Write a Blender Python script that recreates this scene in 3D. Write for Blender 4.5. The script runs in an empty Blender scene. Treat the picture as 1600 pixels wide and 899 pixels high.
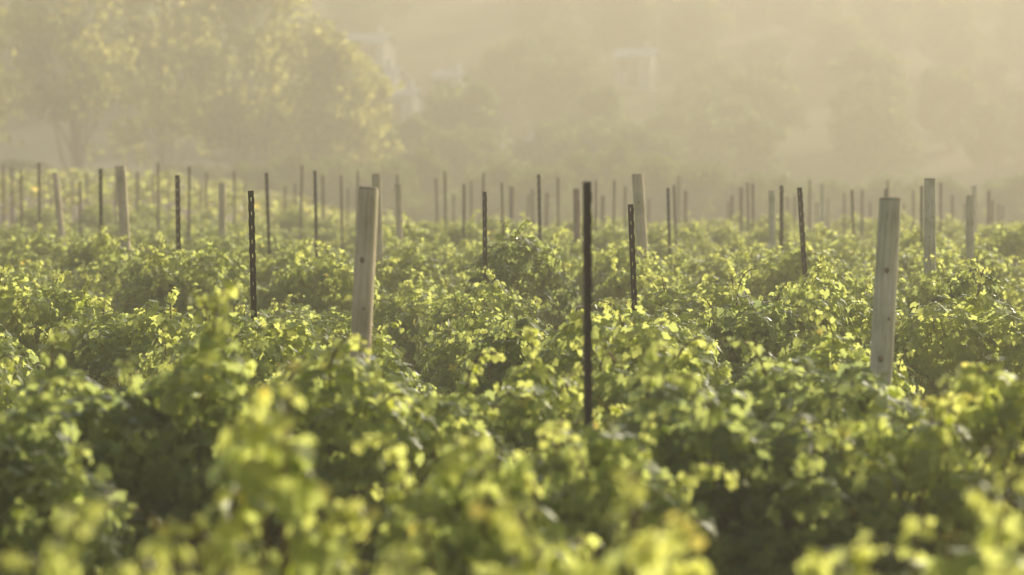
import bpy, bmesh, math, random
import numpy as np
from mathutils import Vector, Matrix

# ------------------------------------------------------------------ camera, sky, sun, exposure
sc = bpy.context.scene
COL = sc.collection
F = 3778.0            # focal length in pixels of the 1600 px photograph (85 mm on 36 mm)
EYE = 1.95
PITCH = math.atan((449.5 - 285.0) / F)
cam_d = bpy.data.cameras.new('camera')
cam_d.lens = 85; cam_d.sensor_width = 36; cam_d.clip_start = 0.1; cam_d.clip_end = 3000
cam_d.dof.use_dof = True; cam_d.dof.focus_distance = 16.5; cam_d.dof.aperture_fstop = 1.8
cam_d.dof.aperture_blades = 0
cam = bpy.data.objects.new('camera', cam_d); COL.objects.link(cam)
cam.location = (0, 0, EYE); cam.rotation_euler = (math.pi / 2 - PITCH, 0, 0)
sc.camera = cam

SUN_EL = math.radians(31); SUN_AZ = math.radians(40)      # azimuth: to the right of the view direction
world = bpy.data.worlds.new('World'); sc.world = world; world.use_nodes = True
wn = world.node_tree.nodes; wl = world.node_tree.links
sky = wn.new('ShaderNodeTexSky'); sky.sky_type = 'NISHITA'; sky.sun_disc = False
sky.sun_elevation = SUN_EL; sky.sun_rotation = SUN_AZ
sky.dust_density = 2.0; sky.air_density = 1.0; sky.ozone_density = 1.0
bg = wn['Background']; bg.inputs['Strength'].default_value = 0.15
wl.new(sky.outputs['Color'], bg.inputs['Color'])
sd = bpy.data.lights.new('sun', 'SUN'); sd.energy = 5.0; sd.angle = math.radians(0.6); sd.color = (1.0, 0.90, 0.69)
sun = bpy.data.objects.new('sun', sd); COL.objects.link(sun)
sdir = Vector((math.sin(SUN_AZ) * math.cos(SUN_EL), math.cos(SUN_AZ) * math.cos(SUN_EL), math.sin(SUN_EL)))
sun.rotation_euler = sdir.to_track_quat('Z', 'Y').to_euler(); sun.location = (40, 40, 60)

sc.view_settings.view_transform = 'Standard'; sc.view_settings.look = 'None'
sc.view_settings.gamma = 1.0; sc.view_settings.use_curve_mapping = False
sc.view_settings.exposure = 0.62
sc.render.engine = 'CYCLES'
cy = sc.cycles
cy.use_denoising = True; cy.denoiser = 'OPENIMAGEDENOISE'
cy.max_bounces = 8; cy.diffuse_bounces = 4; cy.glossy_bounces = 2; cy.transmission_bounces = 5; cy.volume_bounces = 2
cy.caustics_reflective = False; cy.caustics_refractive = False
HAZE_DENSITY = 0.0083

rnd = random.Random(11)
rng = np.random.default_rng(11)

# ------------------------------------------------------------------ helpers
def ray(px, py):
    """direction through a photograph pixel, scaled so that its y is 1"""
    u = (px - 800) / F; v = (449.5 - py) / F
    c, s = math.cos(PITCH), math.sin(PITCH)
    y = c + v * s; z = -s + v * c
    return u / y, z / y
def at(px, py, d):
    u, z = ray(px, py)
    return Vector((u * d, d, EYE + z * d))
def to_px(x, y, z):
    c, s = math.cos(PITCH), math.sin(PITCH)
    dz = z - EYE
    fy = y * c - dz * s; fz = y * s + dz * c
    return 800 + F * x / fy, 449.5 - F * fz / fy

def link(o, parent=None):
    COL.objects.link(o)
    if parent is not None: o.parent = parent
    return o
def tag(o, label, cat, group=None):
    o['label'] = label; o['category'] = cat
    if group: o['group'] = group
    return o
def empty(name, loc, rz=0, sc_=(1, 1, 1)):
    o = bpy.data.objects.new(name, None); o.empty_display_size = 0.2
    COL.objects.link(o); o.location = loc; o.rotation_euler = (0, 0, rz); o.scale = sc_
    return o
def mesh_np(name, V, faces, mat, tint=None, smooth=True):
    """faces: (N,k) int array"""
    me = bpy.data.meshes.new(name)
    faces = np.asarray(faces, dtype=np.int32); k = faces.shape[1]
    me.vertices.add(len(V)); me.vertices.foreach_set('co', np.asarray(V, dtype=np.float32).ravel())
    me.loops.add(faces.size); me.loops.foreach_set('vertex_index', faces.ravel())
    me.polygons.add(len(faces)); me.polygons.foreach_set('loop_start', np.arange(0, faces.size, k, dtype=np.int32))
    me.polygons.foreach_set('use_smooth', np.full(len(faces), smooth))
    if tint is not None:
        a = me.attributes.new('tint', 'FLOAT', 'POINT'); a.data.foreach_set('value', np.asarray(tint, dtype=np.float32))
    me.update(calc_edges=True); me.materials.append(mat)
    return me
class MB:
    """collects tubes and boxes into one mesh"""
    def __init__(s): s.v = []; s.f = []
    def tube(s, pts, rad, n=7, cap=True):
        base = len(s.v)
        for i, p in enumerate(pts):
            p = Vector(p)
            t = (Vector(pts[min(i + 1, len(pts) - 1)]) - Vector(pts[max(i - 1, 0)]))
            t = t.normalized() if t.length > 1e-9 else Vector((0, 0, 1))
            a = t.orthogonal().normalized() if abs(t.z) < 0.9 else Vector((1, 0, 0)).cross(t).normalized().cross(t) * -1
            b = t.cross(a)
            for k in range(n):
                an = 2 * math.pi * k / n
                s.v.append(p + (a * math.cos(an) + b * math.sin(an)) * rad[i])
        for i in range(len(pts) - 1):
            for k in range(n):
                s.f.append((base + i * n + k, base + i * n + (k + 1) % n, base + (i + 1) * n + (k + 1) % n, base + (i + 1) * n + k))
        if cap:
            e = base + (len(pts) - 1) * n
            s.f.append(tuple(base + k for k in reversed(range(n)))); s.f.append(tuple(e + k for k in range(n)))
    def box(s, x0, x1, y0, y1, z0, z1):
        b = len(s.v)
        for z in (z0, z1):
            s.v += [Vector((x0, y0, z)), Vector((x1, y0, z)), Vector((x1, y1, z)), Vector((x0, y1, z))]
        s.f += [(b, b+3, b+2, b+1), (b+4, b+5, b+6, b+7), (b, b+1, b+5, b+4), (b+1, b+2, b+6, b+5), (b+2, b+3, b+7, b+6), (b+3, b, b+4, b+7)]
    def poly(s, pts, faces):
        b = len(s.v); s.v += [Vector(p) for p in pts]; s.f += [tuple(b + i for i in f) for f in faces]
    def mesh(s, name, mat, smooth=False):
        me = bpy.data.meshes.new(name); me.from_pydata([tuple(v) for v in s.v], [], s.f)
        if smooth: me.polygons.foreach_set('use_smooth', [True] * len(me.polygons))
        me.materials.append(mat); me.update(); return me
    def build(s, name, mat, parent=None, smooth=False):
        return link(bpy.data.objects.new(name, s.mesh(name, mat, smooth)), parent)

# ------------------------------------------------------------------ materials
def new_mat(name):
    m = bpy.data.materials.new(name); m.use_nodes = True
    return m, m.node_tree.nodes, m.node_tree.links
def ramp(n, stops):
    r = n.new('ShaderNodeValToRGB'); e = r.color_ramp.elements
    while len(e) < len(stops): e.new(0.5)
    for i, (p, c) in enumerate(stops): e[i].position = p; e[i].color = (*c, 1)
    return r
def leaf_mat(name, stops, transl, gloss=0.35, tsat=1.0):
    m, n, l = new_mat(name)
    for x in list(n):
        if x.type == 'BSDF_PRINCIPLED': n.remove(x)
    out = n['Material Output']
    at_ = n.new('ShaderNodeAttribute'); at_.attribute_name = 'tint'
    tc = n.new('ShaderNodeTexCoord')
    no = n.new('ShaderNodeTexNoise'); no.inputs['Scale'].default_value = 9.0; no.inputs['Detail'].default_value = 3
    l.new(tc.outputs['Object'], no.inputs['Vector'])
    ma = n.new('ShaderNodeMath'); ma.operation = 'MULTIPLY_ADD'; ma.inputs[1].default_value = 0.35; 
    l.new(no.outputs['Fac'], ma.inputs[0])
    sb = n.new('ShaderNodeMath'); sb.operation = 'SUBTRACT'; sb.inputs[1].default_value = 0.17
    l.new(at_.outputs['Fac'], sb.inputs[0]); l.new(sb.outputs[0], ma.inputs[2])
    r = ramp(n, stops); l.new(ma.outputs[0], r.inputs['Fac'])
    di = n.new('ShaderNodeBsdfDiffuse'); l.new(r.outputs['Color'], di.inputs['Color'])
    tr = n.new('ShaderNodeBsdfTranslucent')
    hs = n.new('ShaderNodeMixRGB'); hs.blend_type = 'MULTIPLY'; hs.inputs['Fac'].default_value = 1.0
    hs.inputs['Color2'].default_value = (*transl, 1); l.new(r.outputs['Color'], hs.inputs['Color1'])
    l.new(hs.outputs['Color'], tr.inputs['Color'])
    ad = n.new('ShaderNodeAddShader'); l.new(di.outputs[0], ad.inputs[0]); l.new(tr.outputs[0], ad.inputs[1])
    gl = n.new('ShaderNodeBsdfGlossy'); gl.inputs['Roughness'].default_value = gloss; gl.inputs['Color'].default_value = (0.9, 0.9, 0.9, 1)
    fr = n.new('ShaderNodeFresnel'); fr.inputs['IOR'].default_value = 1.06
    mx = n.new('ShaderNodeMixShader'); l.new(fr.outputs[0], mx.inputs['Fac']); l.new(ad.outputs[0], mx.inputs[1]); l.new(gl.outputs[0], mx.inputs[2])
    l.new((mx if gloss < 0.7 else ad).outputs[0], out.inputs['Surface'])
    return m
def noise_mat(name, stops, scale=3.0, detail=6, rough=0.9, bump=0.3, stretch=(1, 1, 1), bump_scale=None, coord='Object', bdist=0.02):
    m, n, l = new_mat(name)
    b = n['Principled BSDF']; b.inputs['Roughness'].default_value = rough
    tc = n.new('ShaderNodeTexCoord'); mp = n.new('ShaderNodeMapping'); mp.inputs['Scale'].default_value = stretch
    l.new(tc.outputs[coord], mp.inputs['Vector'])
    no = n.new('ShaderNodeTexNoise'); no.inputs['Scale'].default_value = scale; no.inputs['Detail'].default_value = detail; no.inputs['Roughness'].default_value = 0.65
    l.new(mp.outputs[0], no.inputs['Vector'])
    r = ramp(n, stops); l.new(no.outputs['Fac'], r.inputs['Fac']); l.new(r.outputs['Color'], b.inputs['Base Color'])
    if bump:
        n2 = n.new('ShaderNodeTexNoise'); n2.inputs['Scale'].default_value = bump_scale or scale * 4; n2.inputs['Detail'].default_value = 6
        l.new(mp.outputs[0], n2.inputs['Vector'])
        bp = n.new('ShaderNodeBump'); bp.inputs['Strength'].default_value = bump; bp.inputs['Distance'].default_value = bdist
        l.new(n2.outputs['Fac'], bp.inputs['Height']); l.new(bp.outputs[0], b.inputs['Normal'])
    return m
M = {}
M['vine_leaf'] = leaf_mat('vine_leaf', [(0.0, (0.027, 0.038, 0.020)), (0.45, (0.060, 0.074, 0.028)), (0.9, (0.085, 0.096, 0.033)), (1.0, (0.11, 0.095, 0.03))], (7.8, 7.0, 5.0), 0.55)
M['tree_leaf'] = leaf_mat('tree_leaf', [(0.0, (0.045, 0.055, 0.022)), (0.5, (0.085, 0.095, 0.035)), (1.0, (0.13, 0.125, 0.05))], (5.2, 4.7, 3.2), 0.9)
M['bush_leaf'] = leaf_mat('bush_leaf', [(0.0, (0.04, 0.06, 0.025)), (0.5, (0.07, 0.09, 0.035)), (1.0, (0.11, 0.12, 0.05))], (2.0, 2.0, 1.2), 0.9)
M['bark'] = noise_mat('vine_bark', [(0.3, (0.05, 0.038, 0.028)), (0.7, (0.14, 0.11, 0.08))], 14, stretch=(1, 1, 0.25), bump=0.8)
M['cane'] = noise_mat('vine_cane', [(0.3, (0.10, 0.085, 0.03)), (0.7, (0.20, 0.12, 0.06))], 10, stretch=(1, 1, 0.4), bump=0.2)
M['tree_bark'] = noise_mat('tree_bark', [(0.3, (0.16, 0.13, 0.11)), (0.7, (0.36, 0.32, 0.28))], 3, stretch=(1, 1, 0.2), bump=0.5)
M['soil'] = noise_mat('vineyard_soil', [(0.25, (0.10, 0.075, 0.055)), (0.5, (0.18, 0.14, 0.10)), (0.62, (0.22, 0.175, 0.12)), (0.8, (0.12, 0.125, 0.05))], 0.35, detail=10, bump=0.9, bump_scale=14, bdist=0.06)
M['steel'] = noise_mat('rusted_steel', [(0.3, (0.030, 0.025, 0.028)), (0.55, (0.055, 0.043, 0.045)), (0.75, (0.105, 0.06, 0.045))], 9, rough=0.65, stretch=(1, 1, 0.35), bump=0.25, bdist=0.003)
M['house_wall'] = noise_mat('white_render', [(0.3, (0.60, 0.60, 0.58)), (0.7, (0.70, 0.70, 0.69))], 1.2, bump=0.1)
M['house_roof'] = noise_mat('pale_roof', [(0.3, (0.42, 0.42, 0.44)), (0.7, (0.6, 0.6, 0.6))], 2.0, rough=0.5, bump=0.2)
M['window_glass'] = noise_mat('window_glass', [(0.3, (0.03, 0.035, 0.04)), (0.7, (0.05, 0.055, 0.06))], 2, rough=0.15, bump=0)
M['door_paint'] = noise_mat('door_paint', [(0.3, (0.16, 0.09, 0.05)), (0.7, (0.22, 0.13, 0.08))], 4, bump=0.1)

def wood_mat(name, c0, c1, c2):
    m, n, l = new_mat(name)
    b = n['Principled BSDF']; b.inputs['Roughness'].default_value = 0.85
    tc = n.new('ShaderNodeTexCoord')
    oi = n.new('ShaderNodeObjectInfo')
    va = n.new('ShaderNodeVectorMath'); va.operation = 'ADD'; l.new(tc.outputs['Object'], va.inputs[0])
    cb = n.new('ShaderNodeCombineXYZ'); mu = n.new('ShaderNodeMath'); mu.operation = 'MULTIPLY'; mu.inputs[1].default_value = 37.0
    l.new(oi.outputs['Random'], mu.inputs[0]); l.new(mu.outputs[0], cb.inputs['Z']); l.new(cb.outputs[0], va.inputs[1])
    mp = n.new('ShaderNodeMapping'); mp.inputs['Scale'].default_value = (1, 1, 0.06); l.new(va.outputs[0], mp.inputs['Vector'])
    g = n.new('ShaderNodeTexNoise'); g.inputs['Scale'].default_value = 70; g.inputs['Detail'].default_value = 7; g.inputs['Roughness'].default_value = 0.6
    l.new(mp.outputs[0], g.inputs['Vector'])
    r = ramp(n, [(0.25, c0), (0.5, c1), (0.75, c2)]); l.new(g.outputs['Fac'], r.inputs['Fac'])
    s = n.new('ShaderNodeTexNoise'); s.inputs['Scale'].default_value = 5; s.inputs['Detail'].default_value = 5
    l.new(va.outputs[0], s.inputs['Vector'])
    r2 = ramp(n, [(0.35, (0.62, 0.66, 0.56)), (0.6, (1, 1, 1))]); l.new(s.outputs['Fac'], r2.inputs['Fac'])
    mx = n.new('ShaderNodeMixRGB'); mx.blend_type = 'MULTIPLY'; mx.inputs['Fac'].default_value = 0.8
    l.new(r.outputs['Color'], mx.inputs['Color1']); l.new(r2.outputs['Color'], mx.inputs['Color2'])
    m2 = n.new('ShaderNodeMapping'); m2.inputs['Scale'].default_value = (1, 1, 0.035); l.new(va.outputs[0], m2.inputs['Vector'])
    ck = n.new('ShaderNodeTexNoise'); ck.inputs['Scale'].default_value = 34; ck.inputs['Detail'].default_value = 2; l.new(m2.outputs[0], ck.inputs['Vector'])
    r3 = ramp(n, [(0.485, (1, 1, 1)), (0.5, (0.35, 0.30, 0.25)), (0.515, (1, 1, 1))]); l.new(ck.outputs['Fac'], r3.inputs['Fac'])
    mk = n.new('ShaderNodeMixRGB'); mk.blend_type = 'MULTIPLY'; mk.inputs['Fac'].default_value = 0.55
    l.new(mx.outputs['Color'], mk.inputs['Color1']); l.new(r3.outputs['Color'], mk.inputs['Color2'])
    l.new(mk.outputs['Color'], b.inputs['Base Color'])
    bp = n.new('ShaderNodeBump'); bp.inputs['Strength'].default_value = 0.5; bp.inputs['Distance'].default_value = 0.004
    l.new(g.outputs['Fac'], bp.inputs['Height']); l.new(bp.outputs[0], b.inputs['Normal'])
    return m
M['wood'] = wood_mat('weathered_pine', (0.40, 0.32, 0.19), (0.62, 0.52, 0.33), (0.72, 0.62, 0.42))
M['wood_mottled'] = wood_mat('mottled_pine', (0.40, 0.36, 0.23), (0.66, 0.61, 0.41), (0.78, 0.72, 0.51))
M['wood_red'] = wood_mat('reddish_pine', (0.16, 0.11, 0.08), (0.27, 0.19, 0.14), (0.36, 0.27, 0.2))
M['wood_end'] = noise_mat('end_grain', [(0.3, (0.24, 0.19, 0.12)), (0.7, (0.46, 0.40, 0.28))], 30, bump=0.4)
M['knot'] = noise_mat('wood_knot', [(0.3, (0.15, 0.11, 0.07)), (0.7, (0.28, 0.20, 0.13))], 40, bump=0.3)

# ------------------------------------------------------------------ ground
def sstep(a, b, x):
    t = min(max((x - a) / (b - a), 0.0), 1.0); return t * t * (3 - 2 * t)
def ground_z(x, y):
    left = 1 - sstep(-11.0, 1.0, x + (y - 60) * 0.10)
    z = left * (1.25 * sstep(50, 74, y) + 0.35 * sstep(74, 120, y))
    z -= (1 - left) * 0.9 * sstep(58, 95, y)
    # far hillside, lower towards the right
    top = 23.2 - 0.3 * sstep(0, 50, x) + 0.9 * math.sin(x * 0.035 + 1.0) + 0.6 * math.sin(x * 0.11)
    z += top * sstep(115, 270, y) ** 1.1
    z += 0.05 * math.sin(x * 0.9 + 1.3 * math.sin(y * 0.31)) * math.sin(y * 0.7) * sstep(3, 8, abs(y) + abs(x))
    return z
def hill_grass(m):
    n = m.node_tree.nodes; l = m.node_tree.links; b = n['Principled BSDF']
    src = b.inputs['Base Color'].links[0].from_socket
    tc = n.new('ShaderNodeTexCoord'); no = n.new('ShaderNodeTexNoise'); no.inputs['Scale'].default_value = 0.07; no.inputs['Detail'].default_value = 8
    l.new(tc.outputs['Object'], no.inputs['Vector'])
    r = ramp(n, [(0.35, (0.05, 0.06, 0.025)), (0.5, (0.10, 0.105, 0.045)), (0.68, (0.19, 0.17, 0.09))]); l.new(no.outputs['Fac'], r.inputs['Fac'])
    sx = n.new('ShaderNodeSeparateXYZ'); l.new(tc.outputs['Object'], sx.inputs[0])
    mr = n.new('ShaderNodeMapRange'); mr.inputs['From Min'].default_value = 84; mr.inputs['From Max'].default_value = 100; l.new(sx.outputs['Y'], mr.inputs['Value'])
    mx = n.new('ShaderNodeMixRGB'); l.new(mr.outputs[0], mx.inputs['Fac']); l.new(src, mx.inputs['Color1']); l.new(r.outputs['Color'], mx.inputs['Color2'])
    l.new(mx.outputs['Color'], b.inputs['Base Color'])
hill_grass(M['soil'])
xs = np.concatenate([np.linspace(-380, -70, 32), np.linspace(-66, 66, 133), np.linspace(70, 380, 32)])
ys = np.concatenate([np.linspace(-260, -12, 26), np.linspace(-10, 140, 151), np.linspace(144, 420, 70)])
V = [(x, y, ground_z(x, y)) for y in ys for x in xs]
nx, ny = len(xs), len(ys)
ff = [(j * nx + i, j * nx + i + 1, (j + 1) * nx + i + 1, (j + 1) * nx + i) for j in range(ny - 1) for i in range(nx - 1)]
g = link(bpy.data.objects.new('ground', mesh_np('ground', V, ff, M['soil'])))
g['kind'] = 'structure'

# ------------------------------------------------------------------ leaf templates
def leaf_template(r):
    """one lobed vine leaf: petiole end at the origin, blade along +y, size about 1"""
    ang = [0, 24, 38, 62, 84, 112, 150]
    rad = [1.0, 0.80, 0.70, 0.90, 0.66, 0.76, 0.55]
    pts = []
    for s in (1, -1):
        seq = list(zip(ang, rad))
        if s == -1: seq = seq[1:][::-1]
        for a, q in seq:
            q *= 1 + r.uniform(-0.10, 0.10); t = math.radians(a * s)
            pts.append((q * math.sin(t) * 0.72, 0.18 + q * math.cos(t) * 0.68))
    # order: tip .. right side .. left side
    P = [(0.0, 0.16, 0.0)]
    fold = r.uniform(0.05, 0.35); droop = r.uniform(0.15, 0.5); tw = r.uniform(-0.2, 0.2)
    for x, y in pts:
        rr = math.hypot(x, y - 0.16)
        P.append((x, y, fold * abs(x) - droop * rr * rr * 0.8 + tw * x * y + r.uniform(-0.04, 0.04)))
    n = len(pts)
    Fc = [(0, 1 + (i + 1) % n, 1 + i) for i in range(n) if not (i == 6)]
    return np.array(P), np.array(Fc)
lr = random.Random(5)
LT = [leaf_template(lr) for _ in range(8)]
def frames(nrm, tip):
    nrm = nrm / np.linalg.norm(nrm, axis=1, keepdims=True)
    tip = tip - nrm * np.sum(tip * nrm, axis=1, keepdims=True)
    tip = tip / np.maximum(np.linalg.norm(tip, axis=1, keepdims=True), 1e-6)
    side = np.cross(tip, nrm)
    return side, tip, nrm
def leaves_mesh(name, P, N, T, S, tint, mat):
    """all leaves (positions, normals, midrib directions, sizes) as one mesh"""
    side, tip, nrm = frames(N, T)
    kind = np.arange(len(P)) % len(LT)
    VV = []; FF = []; TT = []; off = 0
    for k, (tv, tf) in enumerate(LT):
        m = kind == k
        if not m.any(): continue
        a = tv[None, :, :] * S[m][:, None, None]
        v = P[m][:, None, :] + a[..., 0:1] * side[m][:, None, :] + a[..., 1:2] * tip[m][:, None, :] + a[..., 2:3] * nrm[m][:, None, :]
        c = v.shape[0]; nv = tv.shape[0]
        VV.append(v.reshape(-1, 3)); TT.append(np.repeat(tint[m], nv))
        FF.append((tf[None] + (np.arange(c) * nv)[:, None, None]).reshape(-1, 3) + off); off += c * nv
    return mesh_np(name, np.concatenate(VV), np.concatenate(FF), mat, np.concatenate(TT))
TINTS = [0.12, 0.3, 0.42, 0.52, 0.62, 0.72, 0.82, 0.95]
LEAF_MESH = [[mesh_np('leaf', tv, tf, M['vine_leaf'], np.full(len(tv), t)) for tv, tf in LT[i % 4::4]] for i, t in enumerate(TINTS)]

# ------------------------------------------------------------------ grapevine skeleton
def grow_vine(seed, h, rad, nlobe=13, dens=1.0, wild=0.0):
    """one bush vine: trunk points, canes (point lists) and leaf arrays. The canes end in rounded
    bunches of hanging leaves, overlapping like shingles, with a few free shoots arching out."""
    r = random.Random(seed); g_ = np.random.default_rng(seed)
    head = h * 0.40
    wx, wy = r.uniform(-0.07, 0.07), r.uniform(-0.07, 0.07)
    trunk = []
    for i in range(7):
        t = i / 6
        trunk.append((wx * math.sin(t * 3.0) + r.uniform(-.012, .012), wy * math.sin(t * 2.4) + r.uniform(-.012, .012), -0.08 + t * (head + 0.08)))
    hx, hy = trunk[-1][:2]
    lobes = []
    zc = h * 0.52; ax = rad * 0.66; az_ = h * 0.34
    for k in range(nlobe):
        u = 1 - 1.35 * (k + 0.5) / nlobe                # 1 at the top .. below the equator
        q = math.sqrt(max(0.0, 1 - u * u)); a = k * 2.39996 + r.uniform(-.45, .45)
        f = r.uniform(0.78, 1.12)
        c = Vector((ax * q * math.cos(a) * f, ax * q * math.sin(a) * f, zc + az_ * u * r.uniform(.85, 1.15)))
        lobes.append((c, rad * r.uniform(0.27, 0.47) * (0.9 if u > .5 else 1.05)))
    canes = []; P = []; N = []; T = []; S = []; C = []
    for k, (c, q) in enumerate(lobes):
        d = c - Vector((hx, hy, head))
        m1 = Vector((hx, hy, head)) + d * 0.5 + Vector((r.uniform(-.06, .06), r.uniform(-.06, .06), 0.10))
        out = Vector((c.x, c.y, max(c.z - zc, 0) * 1.4 + 0.05)); out = out.normalized()
        e1 = c + Vector((0, 0, q * 0.5)) + out * q * 0.5; e2 = c + out * q * 0.95 + Vector((0, 0, q * .1))
        canes.append([Vector((hx, hy, head - .04)), m1, c, c.lerp(e1, .6), e1, e2])
        lay = int(4 * math.pi * q * q / 0.0043 * 2.35 * dens)
        v = g_.normal(0, 1, (lay, 3)); v /= np.linalg.norm(v, axis=1, keepdims=True)
        rr = q * (0.72 + 0.34 * g_.random(lay) ** 0.8) * (1 + 0.13 * np.sin(v[:, 0] * 6 + k) * np.sin(v[:, 2] * 7 + 2 * k) + 0.10 * np.sin(v[:, 1] * 9 + 3 * k))
        p = v * rr[:, None] + np.array(c)
        ok = p[:, 2] > 0.14
        for j, (c2, q2) in enumerate(lobes):
            if j != k: ok &= np.linalg.norm(p - np.array(c2), axis=1) > q2 * 0.74
        # nothing grows in the dark inside of the bush
        e = (p[:, 0] / (rad * .62)) ** 2 + (p[:, 1] / (rad * .62)) ** 2 + ((p[:, 2] - zc) / (h * .34)) ** 2
        ok &= e > 0.55
        p = p[ok]; v = v[ok]; n = len(p)
        nn = v * 0.75 + np.array([0, 0, 0.22]) + g_.normal(0, .30, (n, 3))
        tt = v * 0.30 + np.array([0, 0, -1.0]) + g_.normal(0, .30, (n, 3))
        P.append(p); N.append(nn); T.append(tt); S.append(g_.uniform(0.044, 0.082, n))
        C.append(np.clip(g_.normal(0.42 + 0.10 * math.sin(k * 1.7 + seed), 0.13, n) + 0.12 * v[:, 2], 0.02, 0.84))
        # free shoots arching out of the bunch
        for sh in range(1 if r.random() < 0.6 else 0) if not (wild and k == 0) else range(2):
            L = r.uniform(0.16, 0.34) * (1 + 2.2 * wild if wild and k == 0 else 1)
            a2 = r.uniform(0, 6.28); dd = (out * 0.5 + Vector((math.cos(a2) * .35, math.sin(a2) * .35, 0.9))).normalized()
            pp = c + out * q * 0.8; pts = [pp.copy()]
            for i in range(7):
                dd = (dd + Vector((r.uniform(-.1, .1), r.uniform(-.1, .1), -0.10 - .08 * i * (L < .5)))).normalized(); pp = pp + dd * L / 7; pts.append(pp.copy())
            canes.append(pts)
            nn_ = int(L / 0.015)
            for i in range(nn_):
                t = (i + .5) / nn_; x = t * 7; i0 = min(int(x), 6); b = pts[i0].lerp(pts[i0 + 1], x - i0)
                sd_ = Vector((r.gauss(0, 1), r.gauss(0, 1), r.gauss(0, .5))).normalized()
                P.append(np.array([b + sd_ * 0.03])); N.append(np.array([sd_ * .7 + Vector((r.gauss(0, .3), r.gauss(0, .3), .35))]))
                T.append(np.array([sd_ * .6 + Vector((0, 0, -.7))])); S.append(np.array([r.uniform(.045, .075) * (1 - .5 * t)])); C.append(np.array([min(.9, .55 + .25 * t)]))
    P = np.concatenate(P); N = np.concatenate(N); T = np.concatenate(T); S = np.concatenate(S); C = np.concatenate(C)
    yel = g_.random(len(C)) < 0.006; C[yel] = 1.0
    k = (h - 0.02) / np.percentile(P[:, 2], 98.5)
    kr = rad / np.percentile(np.hypot(P[:, 0], P[:, 1]), 95)
    P = P * np.array([kr, kr, k])
    canes = [[Vector((p.x * kr, p.y * kr, p.z * k)) for p in c] for c in canes]
    trunk = [(x, y, z * k) for x, y, z in trunk]
    return trunk, canes, P, N, T, S, C
def trunk_mesh(trunk, name='trunk'):
    mb = MB(); n = len(trunk)
    mb.tube(trunk, [0.055 - 0.018 * i / n + 0.008 * math.sin(i * 2.3) for i in range(n)], 8)
    return mb.mesh(name, M['bark'], True)
def cane_mesh(canes, name, n=5):
    mb = MB()
    for c in canes: mb.tube(c, [0.0075 * (1 - 0.75 * i / len(c)) for i in range(len(c))], n, cap=False)
    return mb.mesh(name, M['cane'], True)

# shared foliage for the many vines of the middle and far rows
VINE_VAR = []
for i in range(9):
    tr, cn, P, N, T, S, C = grow_vine(100 + i, 1.10, 0.72, 13, 1.0, wild=0.0)
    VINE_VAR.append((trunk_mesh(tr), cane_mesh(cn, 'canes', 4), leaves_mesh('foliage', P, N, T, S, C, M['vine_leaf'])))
def place_vine(x, y, h, rz, var, sxy=1.0):
    t = empty('grapevine', (x, y, ground_z(x, y)), rz, (sxy, sxy, h / 1.10))
    a, b, c = VINE_VAR[var]
    link(bpy.data.objects.new('trunk', a), t)
    o = link(bpy.data.objects.new('canes', b), t); o['kind'] = 'stuff'
    o = link(bpy.data.objects.new('foliage', c), t); o['kind'] = 'stuff'
    return t
def near_vine(px, ytop, d, rad, seed, label, wild=0.0, nleaf=190, ncane=13, dark=0.0):
    p = at(px, ytop, d)
    gz = ground_z(p.x, p.y); h = p.z - gz
    tr, cn, P, N, T, S, C = grow_vine(seed, h, rad, ncane, 0.4 if d < 6.5 else 0.95, wild)
    C = np.clip(C - dark, 0.02, 1)  # dark lowers the leaf tint: shade painted into the foliage, sunlight where negative
    t = empty('grapevine', (p.x, p.y, gz))
    link(bpy.data.objects.new('trunk', trunk_mesh(tr)), t)
    for c in cn: link(bpy.data.objects.new('cane', cane_mesh([c], 'cane', 5)), t)
    score = P[:, 2] / h - 0.55 * P[:, 1] / rad + rng.normal(0, 0.12, len(P))
    order = np.argsort(-score); pick = order[:nleaf]; rest = order[nleaf:]
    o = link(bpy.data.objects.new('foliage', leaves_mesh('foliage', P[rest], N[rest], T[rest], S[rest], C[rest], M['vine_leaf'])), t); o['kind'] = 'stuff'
    side, tip, nrm = frames(N[pick], T[pick])
    for j, i in enumerate(pick):
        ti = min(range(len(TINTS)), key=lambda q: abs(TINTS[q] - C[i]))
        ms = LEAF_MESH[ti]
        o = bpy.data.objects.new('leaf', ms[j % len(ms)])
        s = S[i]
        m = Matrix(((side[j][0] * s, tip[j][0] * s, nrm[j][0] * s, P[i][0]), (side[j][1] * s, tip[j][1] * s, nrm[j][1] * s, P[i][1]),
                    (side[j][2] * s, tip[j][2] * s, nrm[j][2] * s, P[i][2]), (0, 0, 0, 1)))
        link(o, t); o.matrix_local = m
    tag(t, label, 'grapevine', 'grapevines in the foreground')
    return t

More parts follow.
